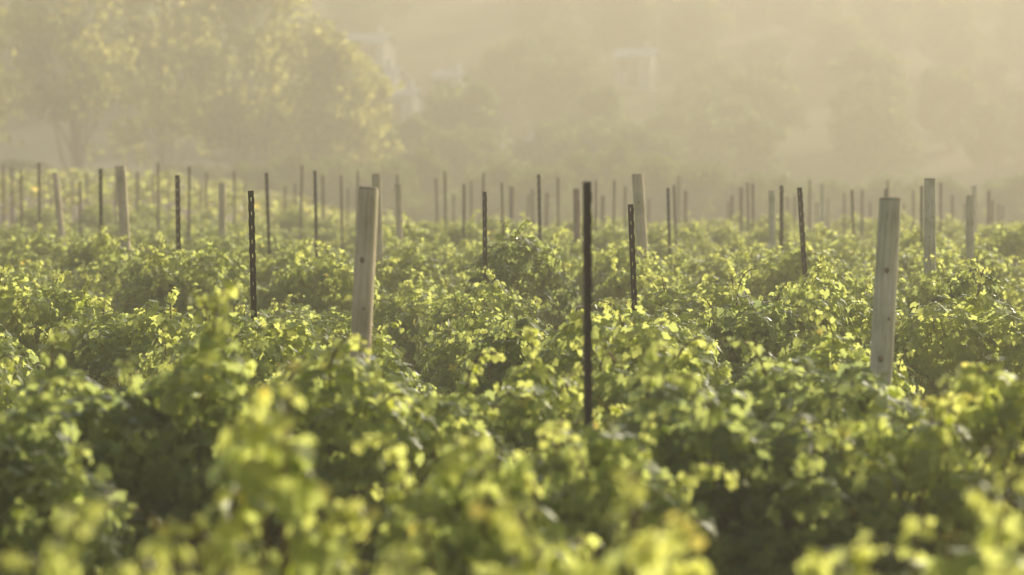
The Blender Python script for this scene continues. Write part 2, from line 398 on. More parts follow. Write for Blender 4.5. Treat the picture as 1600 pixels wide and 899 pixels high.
# ------------------------------------------------------------------ posts
# kind, x and y of the top, x and y where the foliage hides it, distance, width in metres, label
W, S_ = 'wood', 'steel'
POSTS = [
 (W, 576, 293, 562, 558, 12.0, .098, 'thick pale wooden post leaning right, the nearest one left of centre'),
 (W, 1391, 309, 1379, 560, 12.0, .108, 'thick pale wooden post on the right, the nearest one with a mottled surface'),
 (S_, 917, 284, 919, 655, 10.2, .040, 'tallest dark steel post, in the centre foreground'),
 (S_, 392, 298, 396, 497, 15.0, .044, 'dark notched steel post left of the nearest pale wooden post'),
 (S_, 985, 317, 992, 490, 15.6, .043, 'short dark steel post leaning left just right of the tallest one'),
 (W, 996, 272, 1004, 397, 24.0, .110, 'pale wooden post with squared top behind the short leaning steel post'),
 (W, 1453, 279, 1454, 432, 21.5, .100, 'upright pale wooden post right of the mottled wooden post'),
 (W, 588, 272, 591, 395, 27.0, .100, 'wooden post half hidden behind the nearest leaning wooden post'),
 (W, 189, 260, 196, 395, 27.0, .102, 'tall pale wooden post leaning left in the left rows'),
 (W, 86, 270, 95, 365, 38.0, .095, 'slim wooden post leaning left near the left edge'),
 (W, 347, 286, 347, 372, 36.0, .100, 'short pale wooden post left of the dark notched steel post'),
 (W, 1516, 306, 1516, 405, 25.0, .078, 'pale slim wooden post near the right edge with another behind it'),
 (W, 1523, 290, 1523, 345, 44.0, .085, 'distant wooden post peeping over the slim one near the right edge'),
 (W, 1206, 298, 1207, 388, 31.0, .085, 'greenish wooden post beside a dark steel post, right of centre'),
 (W, 901, 295, 902, 380, 33.0, .090, 'reddish brown wooden post just left of the tallest steel post'),
 (W, 622, 288, 624, 375, 36.0, .098, 'weathered wooden post with a steel post behind, right of the nearest leaning one'),
 (W, 1285, 288, 1286, 345, 50.0, .095, 'hazy yellowish wooden post right of the leaning dark steel post'),
 (W, 1061, 275, 1061, 340, 50.0, .095, 'hazy wooden post right of the squared wooden post'),
 (S_, 277, 272, 278, 385, 23.5, .052, 'dark steel post with punched holes between two wooden posts on the left'),
 (S_, 757, 300, 758, 450, 20.5, .044, 'dark steel post at the shaded bush in the centre'),
 (S_, 1249, 293, 1258, 428, 21.0, .047, 'dark steel post leaning left, right of the greenish wooden post'),
 (S_, 1221, 290, 1221, 388, 28.0, .047, 'upright dark steel post touching the greenish wooden post'),
 (S_, 157, 264, 157, 358, 30.0, .052, 'dark steel post left of the tall leaning wooden post'),
 (S_, 842, 271, 844, 378, 27.5, .043, 'dark steel post left of the reddish brown wooden post'),
 (S_, 492, 265, 494, 382, 29.0, .045, 'dark slim steel post left of the nearest leaning wooden post'),
 (S_, 416, 270, 420, 392, 28.5, .042, 'slim steel post just right of the dark notched one'),
 (S_, 1044, 294, 1047, 405, 28.0, .040, 'slim steel post nearest to the right of the squared wooden post'),
 (S_, 1053, 290, 1056, 360, 37.0, .040, 'slim steel post second to the right of the squared wooden post'),
 (S_, 61, 254, 61, 345, 40.0, .045, 'tall slim steel post left of the slim leaning wooden post'),
 (S_, 125, 283, 125, 352, 42.0, .042, 'short slim steel post between the two leaning wooden posts on the left'),
 (S_, 296, 259, 295, 352, 40.0, .044, 'tall slim steel post just right of the punched steel post'),
 (S_, 725, 288, 725, 346, 40.0, .052, 'short dark steel post left of the shaded bush in the centre'),
 (S_, 695, 268, 696, 345, 42.0, .045, 'tall slim steel post left of the short dark one in the centre'),
 (S_, 533, 273, 534, 352, 42.0, .046, 'slim steel post in the gap left of the nearest leaning wooden post'),
 (S_, 472, 258, 470, 342, 46.0, .048, 'tall hazy steel post left of the dark slim one'),
 (S_, 784, 286, 786, 355, 41.0, .044, 'slim steel post right of the shaded bush in the centre'),
 (S_, 931, 281, 931, 352, 41.0, .038, 'thin steel post close on the right of the tallest one'),
 (S_, 960, 281, 959, 348, 43.0, .044, 'thin steel post halfway between the tallest steel post and squared wooden post'),
 (S_, 1331, 296, 1334, 366, 36.0, .044, 'slim dark steel post left of the mottled wooden post'),
 (S_, 1440, 291, 1440, 385, 33.0, .038, 'thin steel post close on the left of the upright pale wooden post'),
 (S_, 1470, 285, 1470, 352, 42.0, .038, 'thin steel post close on the right of the upright pale wooden post'),
 (S_, 1387, 281, 1387, 345, 46.0, .040, 'thin steel post tip above the mottled wooden post'),
 (S_, 1384, 295, 1384, 345, 38.0, .050, 'thicker steel post showing its tip above the mottled wooden post'),
 (S_, 32, 265, 33, 330, 46.0, .046, 'slim steel post second in front of the left edge'),
 (S_, 247, 254, 247, 330, 48.0, .048, 'tall thin steel post left of the punched steel post'),
 (S_, 366, 266, 366, 325, 52.0, .052, 'thin steel post right of the short pale wooden post'),
 (S_, 182, 259, 181, 318, 52.0, .055, 'steel post hugging the tall leaning wooden post on its left'),
 (S_, 559, 265, 558, 325, 48.0, .050, 'steel post standing behind the left edge of the nearest leaning wooden post'),
 (S_, 621, 272, 621, 330, 48.0, .050, 'steel post tip right behind the weathered wooden post'),
 (S_, 755, 270, 755, 335, 46.0, .044, 'taller thin steel post right behind the steel post at the shaded bush'),
 (S_, 872, 277, 872, 338, 46.0, .050, 'slim steel post left of the reddish brown wooden post, second along'),
 (S_, 1265, 280, 1265, 340, 48.0, .044, 'thin steel post between the leaning dark steel post and yellowish wooden post'),
 (S_, 1168, 284, 1169, 345, 46.0, .042, 'left one of a pair of thin steel posts left of the greenish wooden post'),
 (S_, 1176, 287, 1177, 352, 43.0, .042, 'right one of a pair of thin steel posts left of the greenish wooden post'),
 (S_, 1158, 292, 1158, 342, 50.0, .075, 'hazy stout steel post left of the pair of thin posts'),
 (S_, 1144, 304, 1143, 348, 50.0, .055, 'hazy short steel post at the gap right of centre'),
]
ZONES = [
 (0, 160, 'faint thin post fading into the haze at the far left edge'),
 (160, 400, 'faint thin post in the haze of the far rows behind the punched steel post'),
 (400, 570, 'faint thin post in the haze left of the nearest leaning wooden post'),
 (570, 830, 'faint thin post in the haze between the nearest wooden post and centre'),
 (830, 1100, 'faint thin post in the haze around the tallest steel post'),
 (1100, 1375, 'faint thin post in the haze left of the mottled wooden post'),
 (1375, 1600, 'faint thin post in the haze at the far right'),
]
FAINT = [(5,257,58,.07),(18,261,58,.08),(78,272,66,.06),(101,278,68,.07),(113,280,68,.07),(135,270,64,.07),(215,267,56,.085),(239,275,60,.06),
 (263,282,66,.06),(313,285,68,.06),(323,268,58,.07),(383,288,68,.07),(446,290,60,.08),(461,285,60,.07),(504,274,54,.085),(544,293,58,.06),(681,278,52,.07),
 (708,303,58,.06),(736,282,56,.06),(797,290,54,.065),(801,291,52,.065),(826,302,58,.07),(832,295,57,.08),(855,300,57,.11),(942,305,57,.13),(977,291,52,.07),
 (1014,310,58,.07),(1071,297,54,.10),(1138,315,58,.06),(1230,305,57,.07),(1242,305,52,.055),(1276,315,58,.06),(1293,310,57,.06),(1319,300,52,.055),(1347,296,52,.07),
 (1360,315,57,.06),(1412,318,57,.06),(1427,297,50,.055),(1488,303,50,.055),(1507,318,57,.06),(1545,297,48,.07),(1551,312,52,.07),(1560,318,56,.07),(1567,322,58,.07)]

def steel_mesh(L, wid, seed, slots=True):
    """rolled open channel with slotted web and notched lips, foot at z = 0"""
    r = random.Random(seed)
    w = wid / 2
    prof = [(-w * 1.0, -0.020), (-w * 1.0, -0.012), (-w, 0.010), (-w * 0.55, 0.016), (-w * 0.12, 0.012), (w * 0.12, 0.012), (w * 0.55, 0.016), (w, 0.010), (w * 1.0, -0.012), (w * 1.0, -0.020)]
    # outermost columns are the hooked lips, flared outwards
    prof[0] = (-w * 1.14, -0.016); prof[-1] = (w * 1.14, -0.016)
    dz = 0.022; rows = int(L / dz)
    bm = bmesh.new()
    gr = [[bm.verts.new((x, y, min(k * dz, L))) for (x, y) in prof] for k in range(rows + 1)]
    for k in range(rows):
        for c in range(len(prof) - 1):
            if c == 0 and k % 4 in (0, 1): continue
            if c == len(prof) - 2 and (k + 2) % 4 in (0, 1): continue
            if slots and c == 4 and k % 4 == 1 and k > 6: continue
            bm.faces.new((gr[k][c], gr[k][c + 1], gr[k + 1][c + 1], gr[k + 1][c]))
    bmesh.ops.delete(bm, geom=[v for v in bm.verts if not v.link_faces], context='VERTS')
    bmesh.ops.recalc_face_normals(bm, faces=bm.faces)
    bmesh.ops.solidify(bm, geom=list(bm.faces), thickness=0.0028)
    me = bpy.data.meshes.new('steel_post'); bm.to_mesh(me); bm.free(); me.materials.append(M['steel'])
    return me
def wood_post(root, L, wid, seed, mat):
    r = random.Random(seed); n = 20; w = wid / 2; rings = 26
    mb = MB(); ph = r.uniform(-0.12, 0.12); sl = (r.uniform(-.06, .06), r.uniform(-.05, .02))
    ov = [r.uniform(-.02, .02) for _ in range(6)]
    def pt(t, a):
        e = 3.0
        c, s = math.cos(a), math.sin(a)
        q = (abs(c) ** e + abs(s) ** e) ** (-1 / e)
        q *= 1 + ov[0] * math.sin(3 * a + 4 * t) + ov[1] * math.sin(5 * a - 7 * t) + 0.012 * math.sin(9 * t + ov[2] * 90) + 0.008 * math.sin(23 * t + a)
        q *= 1 + 0.10 * (1 - t)
        x, y = q * c * w, q * s * w
        return (x * math.cos(ph) - y * math.sin(ph), x * math.sin(ph) + y * math.cos(ph))
    rows = [i / (rings - 1) for i in range(rings)]
    for t in rows:
        for k in range(n):
            x, y = pt(t, 2 * math.pi * k / n)
            z = t * (L - 0.012) - 0.25 * (1 - t)
            if t > 0.99: z += sl[0] * x + sl[1] * y
            mb.v.append(Vector((x, y, z)))
    for i in range(rings - 1):
        for k in range(n):
            mb.f.append((i * n + k, i * n + (k + 1) % n, (i + 1) * n + (k + 1) % n, (i + 1) * n + k))
    mb.f.append(tuple(reversed(range(n))))
    e = (rings - 1) * n
    mb.build('pole', mat, root, True)
    # bevelled sawn top
    cb = MB()
    for sc_, up in ((0.995, -0.002), (0.965, 0.008), (0.90, 0.012)):
        for k in range(n):
            v = mb.v[e + k]; cb.v.append(Vector((v.x * sc_, v.y * sc_, v.z + up)))
    for i in range(2):
        for k in range(n): cb.f.append((i * n + k, i * n + (k + 1) % n, (i + 1) * n + (k + 1) % n, (i + 1) * n + k))
    cb.f.append(tuple(2 * n + k for k in range(n)))
    cb.build('sawn_top', M['wood_end'], root)
    return pt
def knot(root, pt, L, z, ang, size):
    t = (z + 0.25) / (L + 0.24)
    x, y = pt(t, ang); nrm = Vector((math.cos(ang), math.sin(ang), 0))
    tg = Vector((-nrm.y, nrm.x, 0)); mb = MB(); n = 10
    for q, up in ((1.0, -0.004), (0.75, 0.002), (0.3, 0.0035)):
        for k in range(n):
            a = 2 * math.pi * k / n
            mb.v.append(Vector((x, y, z)) + tg * math.cos(a) * size * q + Vector((0, 0, 1)) * math.sin(a) * size * 1.3 * q + nrm * up)
    for i in range(2):
        for k in range(n): mb.f.append((i * n + k, i * n + (k + 1) % n, (i + 1) * n + (k + 1) % n, (i + 1) * n + k))
    mb.f.append(tuple(2 * n + k for k in range(n)))
    mb.build('knot', M['knot'], root, True)

STEEL = {}
POST_XY = []
def add_post(kind, xt, yt, xb, yb, d, wid, label, group, seed):
    top = at(xt, yt, d)
    tilt = math.atan2(xt - xb, yb - yt)
    gz = ground_z(top.x, top.y)
    L = top.z - gz
    bx = top.x - L * math.tan(tilt)
    gz = ground_z(bx, d); L = (top.z - gz) / math.cos(tilt)
    if kind == 'wood':
        t = empty('wooden_post', (bx, d, gz))
        pt = wood_post(t, L, wid, seed, M['wood_red'] if 'reddish' in label else (M['wood_mottled'] if xt > 1100 else M['wood']))
        r = random.Random(seed + 5)
        if d < 14:
            for zz, a, s_ in ((0.36, -1.62, .014), (0.80, -1.75, .017), (0.60, -1.2, .008)):
                knot(t, pt, L, L - zz, a, s_)
        else:
            for _ in range(2): knot(t, pt, L, L - r.uniform(0.15, 0.6), -math.pi / 2 + r.uniform(-.5, .5), r.uniform(.007, .012))
    else:
        key = (round(L, 1), round(wid, 2), d > 11)
        if key not in STEEL: STEEL[key] = steel_mesh(key[0] + 0.3, max(key[1], .02) * 0.80, seed, key[2])
        t = link(bpy.data.objects.new('steel_post', STEEL[key]))
        t.scale = (wid / key[1] if key[1] else 1, 1, (L + 0.3) / (key[0] + 0.3))
        t.location = (bx + 0.3 * math.tan(tilt) * -1, d, gz - 0.3)
    rz = random.Random(seed + 9).uniform(-0.35, 0.35) if kind == 'steel' else random.Random(seed).uniform(-.2, .2)
    t.rotation_euler = (random.Random(seed + 3).uniform(-.01, .01), tilt, 0)
    t.rotation_euler = (Matrix.Rotation(tilt, 3, 'Y') @ Matrix.Rotation(rz, 3, 'Z')).to_euler()
    if d < 13 and xt < 700: t.rotation_euler = (Matrix.Rotation(tilt, 3, 'Y') @ Matrix.Rotation(-0.22, 3, 'Z')).to_euler()
    tag(t, label, 'post', group)
    POST_XY.append((bx, d))
    return t
for i, (k, xt, yt, xb, yb, d, wid, lab) in enumerate(POSTS):
    add_post(k, xt, yt, xb, yb, d, wid, lab, 'wooden trellis posts' if k == W else 'steel trellis posts', 300 + i)
for i, (x, y, d, wid) in enumerate(FAINT):
    lab = next(l for a, b, l in ZONES if a <= x < b)
    add_post(S_, x, y, x + rnd.uniform(-1.2, 1.2), y + 50, d, wid * 0.85, lab, lab.replace('faint thin post', 'faint thin posts'), 500 + i)

# ------------------------------------------------------------------ grapevines
NEAR = [
 (430, 590, 6.2, .27, 'tall blurred grapevine in the left foreground, with bright upright shoots', .0),
 (300, 470, 9.4, .40, 'grapevine with one long shoot rising above the rest, left of centre', .12),
 (40, 800, 4.9, .36, 'blurred grapevine filling the bottom left corner', 0),
 (270, 850, 4.8, .24, 'blurred grapevine at the bottom edge, second from the left corner', 0),
 (740, 690, 7.2, .36, 'grapevine with a ring-like curled shoot low in the centre', 0),
 (930, 775, 5.2, .36, 'blurred bright grapevine at the bottom edge just right of centre', 0),
 (620, 860, 4.8, .22, 'blurred grapevine at the bottom edge left of centre', 0),
 (1090, 610, 8.9, .56, 'rounded grapevine with lit rim and dark side, below the squared post', 0),
 (1255, 680, 8.7, .50, 'dark sided grapevine sloping down to the hollow at the lower right', 0),
 (1290, 575, 10.6, .62, 'shaded grapevine in front of the mottled wooden post', 0),
 (1290, 840, 5.5, .18, 'low grapevine with big pale leaves at the bottom right hollow', 0),
 (1540, 750, 6.1, .32, 'blurred grapevine in the bottom right corner', 0),
 (1580, 560, 9.2, .40, 'tall bright grapevine at the right edge', .0),
 (1430, 640, 8.8, .40, 'grapevine between the dark hollow and the bright one at the right edge', 0),
 (910, 665, 8.3, .42, 'grapevine hiding the foot of the tallest dark steel post', 0),
 (640, 600, 10.2, .50, 'grapevine in front of the foot of the nearest leaning wooden post', 0),
 (150, 580, 9.4, .55, 'dark sided grapevine with lit top at the left', 0),
 (0, 640, 8.6, .46, 'shaded grapevine at the left edge above the corner one', 0),
 (480, 550, 9.9, .52, 'grapevine with lit arching shoots left of the leaning wooden post foot', 0),
 (790, 570, 10.8, .52, 'grapevine left of the tallest dark steel post, its top sunlit', 0),
 (1020, 550, 11.4, .50, 'grapevine right of the tallest dark steel post', 0),
 (1590, 880, 4.6, .28, 'lowest blurred grapevine at the bottom edge on the right', 0),
]
taken = []
for i, (px, yt, d, rad, lab, wild) in enumerate(NEAR):
    t = near_vine(px, yt, d, rad, 40 + i, lab, wild, dark=0.24 if ('dark side' in lab or 'shaded' in lab) else (-0.12 if 'bright' in lab else 0.0))  # shaded vines get darker leaves, sunlit ones lighter: light put into leaf colour
    taken.append((t.location.x, t.location.y))

for px, yt, d, rad, lab in [
 (812, 366, 21.6, .46, 'tall dark shaded grapevine right of the steel post in the centre'),
 (790, 497, 14.6, .34, 'dark dome shaped grapevine below the tall shaded one in the centre'),
 (1512, 420, 17.6, .38, 'dark rounded grapevine right of the upright pale wooden post'),
 (1190, 455, 16.0, .42, 'dark rounded grapevine below the greenish wooden post')]:
    t = near_vine(px, yt, d, rad, 900 + int(px), lab, 0, 80, 13, 0.22)  # shade on these mounds is deepened by a darker leaf colour
    taken.append((t.location.x, t.location.y))

# grid of the remaining rows
LIM = [(xb, yb, d) for (k, xt, yt, xb, yb, d, w, l) in POSTS if d < 45]
def cap_height(x, y, h, r):
    """keep a vine below the line of sight to the visible foot of the posts behind it"""
    pxc, _ = to_px(x, y, 1.0); hw = F * r * 0.75 / y
    for (xb, yb, d) in LIM:
        if y < d - 0.1 and abs(pxc - xb) < hw:
            z = at(xb, yb + 3, y).z - ground_z(x, y)
            h = min(h, max(z, 0.72))
    return h
grid = []
ra = math.radians(9); ROW, GAP = 2.15, 1.30
for j in range(-8, 45):
    for i in range(-60, 60):
        u = i * GAP + (0.4 if j % 2 else 0) + rnd.uniform(-.25, .25); v = j * ROW + rnd.uniform(-.22, .22)
        x = u * math.cos(ra) - v * math.sin(ra); y = u * math.sin(ra) + v * math.cos(ra)
        if y < 10.9 or y > 58: continue
        px, _ = to_px(x, y, 1.0)
        m = F * 0.9 / y
        if px < -m or px > 1600 + m: continue
        if y < 23 and min(math.hypot(x - a, y - b) for a, b in taken) < (0.95 if y < 12.5 else 0.75): continue
        grid.append((x, y, px))
forced = {}
for (k, xt, yt, xb, yb, d, w, l) in POSTS:
    if d > 36 or d < 14: continue
    y = d - 0.75; x = (xb - 800) / F * y
    c = [(math.hypot(x - a, y - b), n) for n, (a, b, p) in enumerate(grid)]
    q, n = min(c)
    if q > 0.55 and min(math.hypot(x - a, y - b) for a, b in taken) > 0.6:
        grid.append((x, y, to_px(x, y, 1.0)[0])); n = len(grid) - 1
    elif q > 0.55: continue
    z = at(xb, yb, grid[n][1]).z - ground_z(x, y)
    forced[n] = min(max(z, 0.72), 1.22)
named = {}
for (k, xt, yt, xb, yb, d, w, l) in POSTS:
    if d > 30: continue
    c = [(abs(px - xb) * y / F + abs(d - 0.9 - y), n) for n, (x, y, px) in enumerate(grid) if y < d and n not in named]
    if c:
        s, n = min(c)
        if s < 1.3: named[n] = l
rel = {}; used = set()
for n, (x, y, px) in sorted(enumerate(grid), key=lambda e: e[1][1]):
    if n in named or y > 31: continue
    best = None
    for (k, xt, yt, xb, yb, d, w, l) in POSTS:
        if d > 31: continue
        dx = px - (xb + xt) / 2; m = abs(dx) * y / F
        if m > 2.0 or abs(d - y) > 2.6: continue
        way = 'just behind' if (y > d and m < 0.5) else ('close in front of' if m < 0.5 else ('just right of' if dx > 0 else 'just left of'))
        sname = ' '.join(l.split(',')[0].split()[:10])
        if (way, sname) in used: continue
        c = m + abs(d - y)
        if best is None or c < best[0]: best = (c, way, sname)
    if best: used.add(best[1:]); rel[n] = f'leafy grapevine {best[1]} the {best[2]}'
def place_name(px):
    for lim, nm in ((140, 'at the left edge'), (330, 'around the tall leaning wooden post'), (500, 'around the dark notched steel post'), (680, 'around the nearest leaning wooden post'),
                    (860, 'around the shaded bush in the centre'), (1100, 'around the tallest steel post'), (1320, 'around the greenish wooden post'), (1480, 'around the mottled wooden post'), (9999, 'at the right edge')):
        if px < lim: return nm
def vine_label(n, x, y, px):
    if n in rel: return rel[n], 'grapevines standing beside posts'
    if n in named:
        return 'leafy grapevine at the foot of the ' + named[n].split(',')[0], None
    side = place_name(px)
    if y < 18: band = 'sharp middle rows'
    elif y < 30: band = 'softer middle rows'
    elif y < 44: band = 'hazy far rows'
    else: band = 'last pale row'
    return f'leafy grapevine merging into the {band}, {side}', f'grapevines of the {band} {side}'
for n, (x, y, px) in enumerate(grid):
    if rnd.random() < 0.05 and y > 13 and n not in named and n not in forced: continue
    h = rnd.gauss(1.05, 0.16) + 0.10 * math.sin(x * 1.05 + 0.6 * y) * math.sin(y * 0.7 - 0.3 * x)
    h = min(max(h, 0.62), 1.30) * (1 - 0.06 * sstep(28, 50, y))
    s = rnd.uniform(0.74, 1.02)
    h = forced.get(n, cap_height(x, y, h, 0.8 * s))
    t = place_vine(x, y, h, rnd.uniform(0, 6.28), rnd.randrange(len(VINE_VAR)), s)
    lab, grp = vine_label(n, x, y, px)
    lab = ' '.join(lab.split()[:16])
    tag(t, lab, 'grapevine', grp or 'grapevines at the feet of posts')

# ------------------------------------------------------------------ pale vine block on the rising ground at the far left (one mass)
P = []; N = []; T = []; S = []; C = []
for j in range(16):
    yr = 66 + j * 2.6
    for i in range(int(150)):
        x = -26 + i * 0.22 + rnd.uniform(-.1, .1) - (yr - 66) * 0.16
        px, _ = to_px(x, yr, 1.5)
        if px < -60 or px > 640: continue
        hh = 0.75 + 0.2 * math.sin(x * 3.1 + j)
        for q in range(7):
            yy = yr + rnd.gauss(0, .28); zz = ground_z(x, yr) + 0.12 + hh * rnd.random() ** 0.7
            P.append((x + rnd.gauss(0, .15), yy, zz)); N.append((rnd.gauss(0, .5), rnd.gauss(-.2, .5), 1)); T.append((rnd.gauss(0, 1), rnd.gauss(0, 1), -.6))
            S.append(rnd.uniform(.16, .26)); C.append(rnd.gauss(.7, .15))
o = link(bpy.data.objects.new('vine_rows', leaves_mesh('vine_rows', np.array(P), np.array(N), np.array(T), np.array(S), np.clip(np.array(C), 0, 1), M['vine_leaf'])))
tag(o, 'pale yellow green vine rows on rising ground at far left', 'vine rows'); o['kind'] = 'stuff'

# ------------------------------------------------------------------ trees and bushes
def cards(name, P, N, S, tint, mat, r):
    """small folded leaf clumps: two quads meeting in a ridge"""
    n = len(P)
    T = r.normal(0, 1, (n, 3))
    side, tip, nrm = frames(N, T)
    tv = np.array([(0, -.5, 0), (.38, -.05, -.13), (0, .55, .05), (-.38, .05, -.13)])
    tf = np.array([(0, 1, 2), (0, 2, 3)])
    a = tv[None] * S[:, None, None]
    v = P[:, None, :] + a[..., 0:1] * side[:, None] + a[..., 1:2] * tip[:, None] + a[..., 2:3] * nrm[:, None]
    f = (tf[None] + (np.arange(n) * 4)[:, None, None]).reshape(-1, 3)
    return mesh_np(name, v.reshape(-1, 3), f, mat, np.repeat(tint, 4))
def tree_meshes(seed, H, R, zlow, nl, leaf, mat, nlobe=16, slender=1.0, gaps=0.35, tk=0.024):
    r = random.Random(seed); g_ = np.random.default_rng(seed)
    mb = MB()
    th = H * 0.8
    tr = [(0.25 * math.sin(i * 1.1 + seed) * i / 8 * R * .2, 0.2 * math.cos(i * 0.9 + seed) * i / 8 * R * .2, -0.3 + th * i / 8) for i in range(9)]
    r0 = tk * H
    mb.tube(tr, [r0 * (1 - 0.85 * i / 8) + 0.02 for i in range(9)], 9)
    lobes = []
    for k in range(nlobe):
        t = (k + 0.5) / nlobe
        zc = zlow + (H - zlow) * (0.08 + 0.84 * t)
        prof = math.sin(math.pi * (0.12 + 0.80 * t)) ** 0.7
        az = k * 2.4 + r.uniform(-.4, .4); rr = R * prof * r.uniform(0.25, 0.75)
        c = Vector((rr * math.cos(az), rr * math.sin(az), zc + r.uniform(-.05, .05) * H))
        lr_ = R * r.uniform(0.28, 0.46) * (0.6 + 0.5 * prof)
        lobes.append((c, lr_))
        j = min(int(max(0.12, (c.z - 0.22 * H) / th) * 8), 7)
        b = Vector(tr[j]); mid = b.lerp(c, .55) + Vector((0, 0, -0.05 * H))
        rad = r0 * (1 - 0.8 * j / 8) * 0.5
        mb.tube([b, mid, c, c + (c - mid) * 0.5], [rad, rad * .7, rad * .4, rad * .15], 6, cap=False)
    P = []; 
    per = nl // nlobe
    for (c, q) in lobes:
        d = g_.normal(0, 1, (per, 3)); d /= np.linalg.norm(d, axis=1, keepdims=True)
        rad = q * (g_.random(per) ** 0.45) * (1 + 0.25 * np.sin(d[:, 0] * 5 + c.x) * np.sin(d[:, 2] * 6 + c.z))
        p = d * rad[:, None] * np.array([1, 1, 0.9 * slender]) + np.array(c)
        P.append(p)
    P = np.concatenate(P)
    # break up with open gaps
    s1 = np.sin(P[:, 0] * 2.1 / R * 3 + seed) + np.sin(P[:, 1] * 2.3 / R * 3 + 1.7 * seed) + np.sin(P[:, 2] * 2.6 / R * 3 + 0.6 * seed)
    P = P[s1 + g_.normal(0, .6, len(P)) > -1.6 + gaps]
    P = P[P[:, 2] > 0.05]
    cen = np.array([0, 0, (H + zlow) / 2]); N = (P - cen); N /= np.linalg.norm(N, axis=1, keepdims=True)
    N = N * 0.6 + g_.normal(0, .6, N.shape) + np.array([0, 0, .35])
    S = g_.uniform(0.6, 1.3, len(P)) * leaf
    tint = np.clip(g_.normal(0.5, 0.2, len(P)), 0, 1)
    return mb.mesh('trunk', M['tree_bark'], True), cards('crown', P, N, S, tint, mat, g_)
def put_tree(name, tm, x, y, sc_, rz, label, cat, group=None, zoff=0.0):
    t = empty(name, (x, y, ground_z(x, y) - zoff), rz, sc_)
    link(bpy.data.objects.new('trunk', tm[0]), t); link(bpy.data.objects.new('crown', tm[1]), t)
    return tag(t, label, cat, group)
# tall pale trees at the left
BIG = [
 (-25, 122, 17.5, 4.2, 'tall sunlit pale tree cut by the left edge, its crown above the frame'),
 (120, 118, 18.0, 4.0, 'tall loose crowned tree second from the left edge'),
 (255, 126, 16.5, 4.0, 'tall pale trunked tree third from the left edge'),
 (385, 120, 14.5, 4.2, 'broad sunlit tree with glinting leaves right of the tall pale ones'),
 (520, 124, 9.8, 3.6, 'rounded sunlit tree at the right end of the tall row'),
 (580, 128, 7.6, 2.4, 'small rounded tree leaning against the right end of the tall row'),
]
for i, (px, d, H, R, lab) in enumerate(BIG):
    x = (px - 800) / F * d
    tm = tree_meshes(700 + i, H, R, 1.6, 8000, 0.42, M['tree_leaf'], 24, 1.1, 1.0, 0.011)
    put_tree('tall_tree', tm, x, d, (1, 1, 1), i * 1.3, lab, 'tree', 'tall trees at the left behind the vineyard')
# round bushes behind the vineyard
BUSH = [tree_meshes(800 + i, 3.4, 2.3, 0.1, 5200, 0.20, M['bush_leaf'], 14, 0.9, 0.15) for i in range(4)]
BL = [(40, 252, 112, 'low rounded bush under the tall trees at the left edge'), (140, 262, 108, 'low rounded bush under the second tall tree'), (300, 258, 112, 'low rounded bush under the third tall tree'),
 (395, 256, 104, 'pale rounded bush behind the slim steel posts left of centre'), (455, 248, 106, 'pale rounded bush left of the nearest leaning wooden post'), (525, 244, 108, 'pale rounded bush behind the nearest leaning wooden post'),
 (600, 252, 104, 'pale rounded bush right of the nearest leaning wooden post'), (665, 240, 112, 'rounded bush left of the dark dome in the background'), (715, 212, 128, 'dark dome shaped bush in the background left of centre'),
 (775, 252, 106, 'hazy bush behind the shaded vine in the centre'), (845, 262, 102, 'hazy bush behind the dark steel post in the centre'), (900, 244, 110, 'pale bush behind the reddish brown wooden post'),
 (965, 232, 112, 'bright topped bush behind the squared wooden post'), (1030, 240, 106, 'bright topped bush right of the squared wooden post'), (1090, 258, 104, 'hazy bush at the gap right of centre'),
 (1160, 276, 100, 'low hazy bush behind the pair of thin steel posts'), (1235, 282, 102, 'low hazy bush behind the leaning dark steel post'), (1310, 280, 104, 'low hazy bush left of the mottled wooden post'),
 (1400, 276, 104, 'low hazy bush behind the mottled wooden post'), (1490, 282, 100, 'low hazy bush right of the upright wooden post'), (1580, 280, 102, 'low hazy bush at the right edge')]
for i, (px, py, d, lab) in enumerate(BL):
    p = at(px, py, d); gz = ground_z(p.x, d); hh = p.z - gz
    w = rnd.uniform(0.85, 1.1)
    put_tree('round_bush', BUSH[i % 4], p.x, d, (w, w, hh / 3.4), rnd.uniform(0, 6), lab, 'bush', 'rounded bushes behind the vineyard')
# trees of the hillside
HT = [tree_meshes(850 + i, 6.0, 2.9, 0.8, 3600, 0.42, M['bush_leaf'], 13, 0.95, 0.3) for i in range(5)]
HOUSES = [(592, 133, 190, 3.4, 'white house with long pale roof among the trees above the round tree'),
 (703, 130, 205, 2.0, 'small white gable house high on the hillside, right of the long one'),
 (628, 158, 178, 2.4, 'low white house just below the long roofed one'),
 (580, 76, 240, 3.2, 'white house highest on the hillside at the left'),
 (995, 98, 225, 2.8, 'bright white house alone on the upper hillside right of centre'),
 (818, 243, 140, 2.4, 'small white shed at the foot of the hillside in the centre')]
def stand(px, py, up):
    """distance at which the hillside carries a thing whose height 'up' shows at that pixel"""
    for d in np.arange(130, 275, 1.0):
        p = at(px, py, d)
        if ground_z(p.x, d) + up >= p.z: return float(d)
    return 270.0
HOUSES = [(px, py, stand(px, py, 2.0), w, l) for (px, py, d, w, l) in HOUSES]
hz = []
for (px, py, d, w, l) in HOUSES: hz.append(((px - 800) / F * d, d))
k = 0
hill = []
hand = [(650, 190, 168), (690, 205, 160), (745, 215, 152), (905, 195, 160), (940, 180, 168), (985, 168, 172), (1040, 150, 180), (1080, 120, 200), (1140, 112, 205), (1200, 112, 208), (1120, 170, 178), (1180, 180, 174), (1010, 205, 156), (950, 218, 150), (860, 190, 176)]
for (px, py, d) in hand:
    d = stand(px, py, 5.4); hill.append(((px - 800) / F * d, d, rnd.uniform(0.85, 1.1)))
tries = 0
